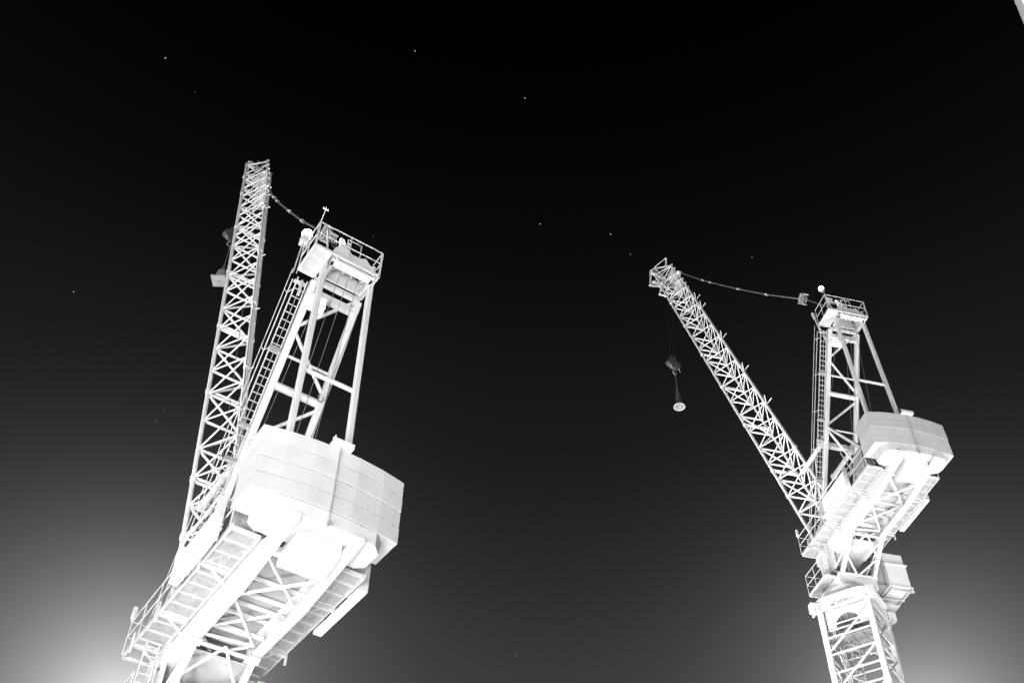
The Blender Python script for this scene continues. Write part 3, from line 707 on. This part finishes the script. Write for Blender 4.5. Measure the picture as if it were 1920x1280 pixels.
# ------------------------------------------------------------------ nearby canopy poking into the top right corner
zc = 9.0
pa = direction(1902, 0); pb = direction(1911.5, 25); pc_ = direction(1920, 47)
A_, B_, C_ = [d * (zc / d.z) for d in (pa, pb, pc_)]
ch = (C_ - A_); chn = Vector((ch.y, -ch.x, 0)).normalized()
mid = (A_ + C_) / 2
if chn.x < 0: chn = -chn
Rc = 7.0; half = ch.length / 2; cen = mid + chn * (sqrt(max(Rc*Rc - half*half, .01)) + .03)
can = empty('round_canopy', (cen.x, cen.y, GZ)); tag(can, 'pale rounded edge of a canopy poking into the top right corner', 'canopy')
b = MB(); n = 64; ring = lambda R, z: [(R*cos(2*pi*k/n), R*sin(2*pi*k/n), z - GZ) for k in range(n)]
b.loft([ring(Rc - .02, zc), ring(Rc, zc + .02), ring(Rc, zc + .34), ring(Rc - .1, zc + .4), ring(.3, zc + .7)], True, False); b.build('roof_disc', M['canopy'], can)
b = MB(); b.tube((0, 0, 0), (0, 0, zc - GZ), .22, .16, n=20); b.build('column', M['galv'], can)

# ------------------------------------------------------------------ stars
stars = [(310, 109, 1.25, 'bright star high on the left, first below the top edge'), (778, 96, 1.1, 'star high in the middle, nearest the top edge'),
    (984, 184, 1.2, 'star just right of the picture centre line, a little below the top ones'),
    (1013, 420, 1.05, 'star in open sky midway between the cranes, nearest the picture centre'),
    (1145, 439, 1.05, 'star in open sky up and left of the right crane jib head'),
    (1182, 477, .75, 'faint star just left of the right crane jib head'), (1410, 482, .75, 'faint star above the pendant of the right crane'),
    (138, 547, 1.0, 'star at far left, level with the head platform of the left crane'),
    (292, 789, .6, 'very faint star left of the left crane jib foot, lowest of its cluster'), (306, 769, .5, 'very faint star left of the left crane jib foot, topmost of its cluster'),
    (968, 1228, .7, 'faint star low in the middle near the bottom edge'), (366, 172, .45, 'very faint star between the top left star and the left jib head'),
    (700, 444, .5, 'very faint star just right above the head platform of the left crane')]
for u_, v_, r_, lab in stars:
    o = empty('star', direction(u_, v_) * 4000); 
    bpy.data.objects.remove(o)
    b = MB(); b.sphere((0, 0, 0), 1.9 * r_, 8, 6, (1, 1, 1.25)); o = b.build('star', M['star']); o.location = direction(u_, v_) * 4000
    tag(o, lab, 'star', 'stars in the night sky')

# ------------------------------------------------------------------ ground
b = MB(); n = 96
b.add([(0, 0, 0)] + [(3500*cos(2*pi*k/n), 3500*sin(2*pi*k/n), 0) for k in range(n)], [(0, k + 1, (k + 1) % n + 1) for k in range(n)])
g = b.build('ground', M['ground']); g.location = (0, 0, GZ); tag(g, kind='structure')

# ------------------------------------------------------------------ night sky with the glow of the lit site low down
w = bpy.data.worlds.new('World'); sc.world = w; w.use_nodes = True; nt = w.node_tree; N = nt.nodes; L = nt.links
bg = N['Background']; geo = N.new('ShaderNodeTexCoord'); sep = N.new('ShaderNodeSeparateXYZ'); L.new(geo.outputs['Generated'], sep.inputs[0])
asn = N.new('ShaderNodeMath'); asn.operation = 'ARCSINE'; L.new(sep.outputs['Z'], asn.inputs[0])
mr = N.new('ShaderNodeMapRange'); mr.inputs['From Min'].default_value = radians(15); mr.inputs['From Max'].default_value = radians(75); L.new(asn.outputs[0], mr.inputs['Value'])
cr_ = N.new('ShaderNodeValToRGB'); L.new(mr.outputs['Result'], cr_.inputs[0]); el = cr_.color_ramp; el.interpolation = 'B_SPLINE'
def srgb(v): v /= 255; return v / 12.92 if v < .04045 else ((v + .055) / 1.055) ** 2.4
stops = [(15, 88), (24, 68), (29, 56), (34.5, 37), (40, 25), (46, 17), (51, 10), (56, 4), (61, 1), (66, 0)]
while len(el.elements) < len(stops): el.elements.new(.5)
for e, (dg, v) in zip(el.elements, stops):
    e.position = (dg - 15) / 60; c = srgb(v); e.color = (c, c, c, 1)
def lobe(u, v, k, amp):
    d = direction(u, v); dt = N.new('ShaderNodeVectorMath'); dt.operation = 'DOT_PRODUCT'; dt.inputs[1].default_value = d; L.new(geo.outputs['Generated'], dt.inputs[0])
    ac = N.new('ShaderNodeMath'); ac.operation = 'ARCCOSINE'; L.new(dt.outputs['Value'], ac.inputs[0])
    m1 = N.new('ShaderNodeMath'); m1.operation = 'MULTIPLY'; m1.inputs[1].default_value = -1 / radians(k); L.new(ac.outputs[0], m1.inputs[0])
    ex = N.new('ShaderNodeMath'); ex.operation = 'EXPONENT'; L.new(m1.outputs[0], ex.inputs[0])
    am = N.new('ShaderNodeMath'); am.operation = 'MULTIPLY'; am.inputs[1].default_value = amp; L.new(ex.outputs[0], am.inputs[0])
    return am.outputs[0]
acc = cr_.outputs['Color']
for args in ((225, 1345, 3.3, 1.15), (1745, 1375, 3.2, 0.7)):
    a = lobe(*args); ad = N.new('ShaderNodeMix'); ad.data_type = 'RGBA'; ad.blend_type = 'ADD'; ad.inputs['Factor'].default_value = 1
    cc = N.new('ShaderNodeCombineColor'); [L.new(a, cc.inputs[i]) for i in range(3)]
    L.new(acc, ad.inputs['A']); L.new(cc.outputs['Color'], ad.inputs['B']); acc = ad.outputs['Result']
L.new(acc, bg.inputs['Color']); bg.inputs['Strength'].default_value = 0.86

# ------------------------------------------------------------------ site floodlights on the ground, below the picture, plus added fill spots
def flood(p, tgt, watt, ang=60, size=.5):
    l = bpy.data.lights.new('site_and_fill_flood', 'SPOT'); l.energy = watt; l.spot_size = radians(ang); l.spot_blend = .6; l.shadow_soft_size = size
    o = bpy.data.objects.new('site_and_fill_flood', l); C.objects.link(o); o.location = p
    o.rotation_euler = (Vector(tgt) - Vector(p)).to_track_quat('-Z', 'Y').to_euler()
def floods(c, tgt, watt, ang, spread, n=3, size=1.2):
    c = Vector(c); t = Vector(tgt) - c; side = Vector((-t.y, t.x, 0)).normalized()
    for k in range(n): flood(c + side * spread * (k - (n - 1) / 2), tgt, watt / n, ang, size)
floods((-6, -10, -1), (-8, 27, 24), 62000, 38, 12)
floods((2, -12, -1), (12, 48, 46), 34000, 60, 12)
floods((-110, 25, -1), (4, 36, 38), 560000, 55, 26, 3, 3)
floods((-4, 32, -1), (17, 45, 42), 64000, 70, 8)
floods((2, 24, -1), (17, 44, 26), 32000, 30, 6)  # spots added to brighten the right crane's collar and lower mast
floods((34, 16, -1), (18, 44, 27), 52000, 30, 6)  # added fill for the right crane's right-hand mast face and cab
floods((-6, 50, -1), (14, 58, 56), 120000, 45, 10)  # extra spots put in to brighten the right jib from beneath
floods((-9, 0, -1), (-8, 26, 22), 57000, 80, 9)
floods((-9, 19, -1), (-8, 25, 15), 14000, 110, 5)
floods((20, 32, -1), (17, 45, 32), 16000, 60, 6)
floods((34, 4, -1), (-2, 40, 48), 80000, 40, 10)  # added fill from the right for the upper jibs
floods((44, 20, -1), (14, 56, 62), 70000, 34, 8)  # more added fill, aimed at the right jib
flood((7, 1, -1), (7.5, 9.5, 9), 800, 30, .4)  # small spot added only to brighten the canopy edge

# ------------------------------------------------------------------ render settings
sc.render.engine = 'CYCLES'; sc.cycles.max_bounces = 6; sc.cycles.diffuse_bounces = 3; sc.cycles.transparent_max_bounces = 16
sc.view_settings.view_transform = 'Standard'; sc.view_settings.look = 'None'; sc.view_settings.gamma = 1; sc.view_settings.exposure = 0.2
sc.render.resolution_x = 1024; sc.render.resolution_y = 682
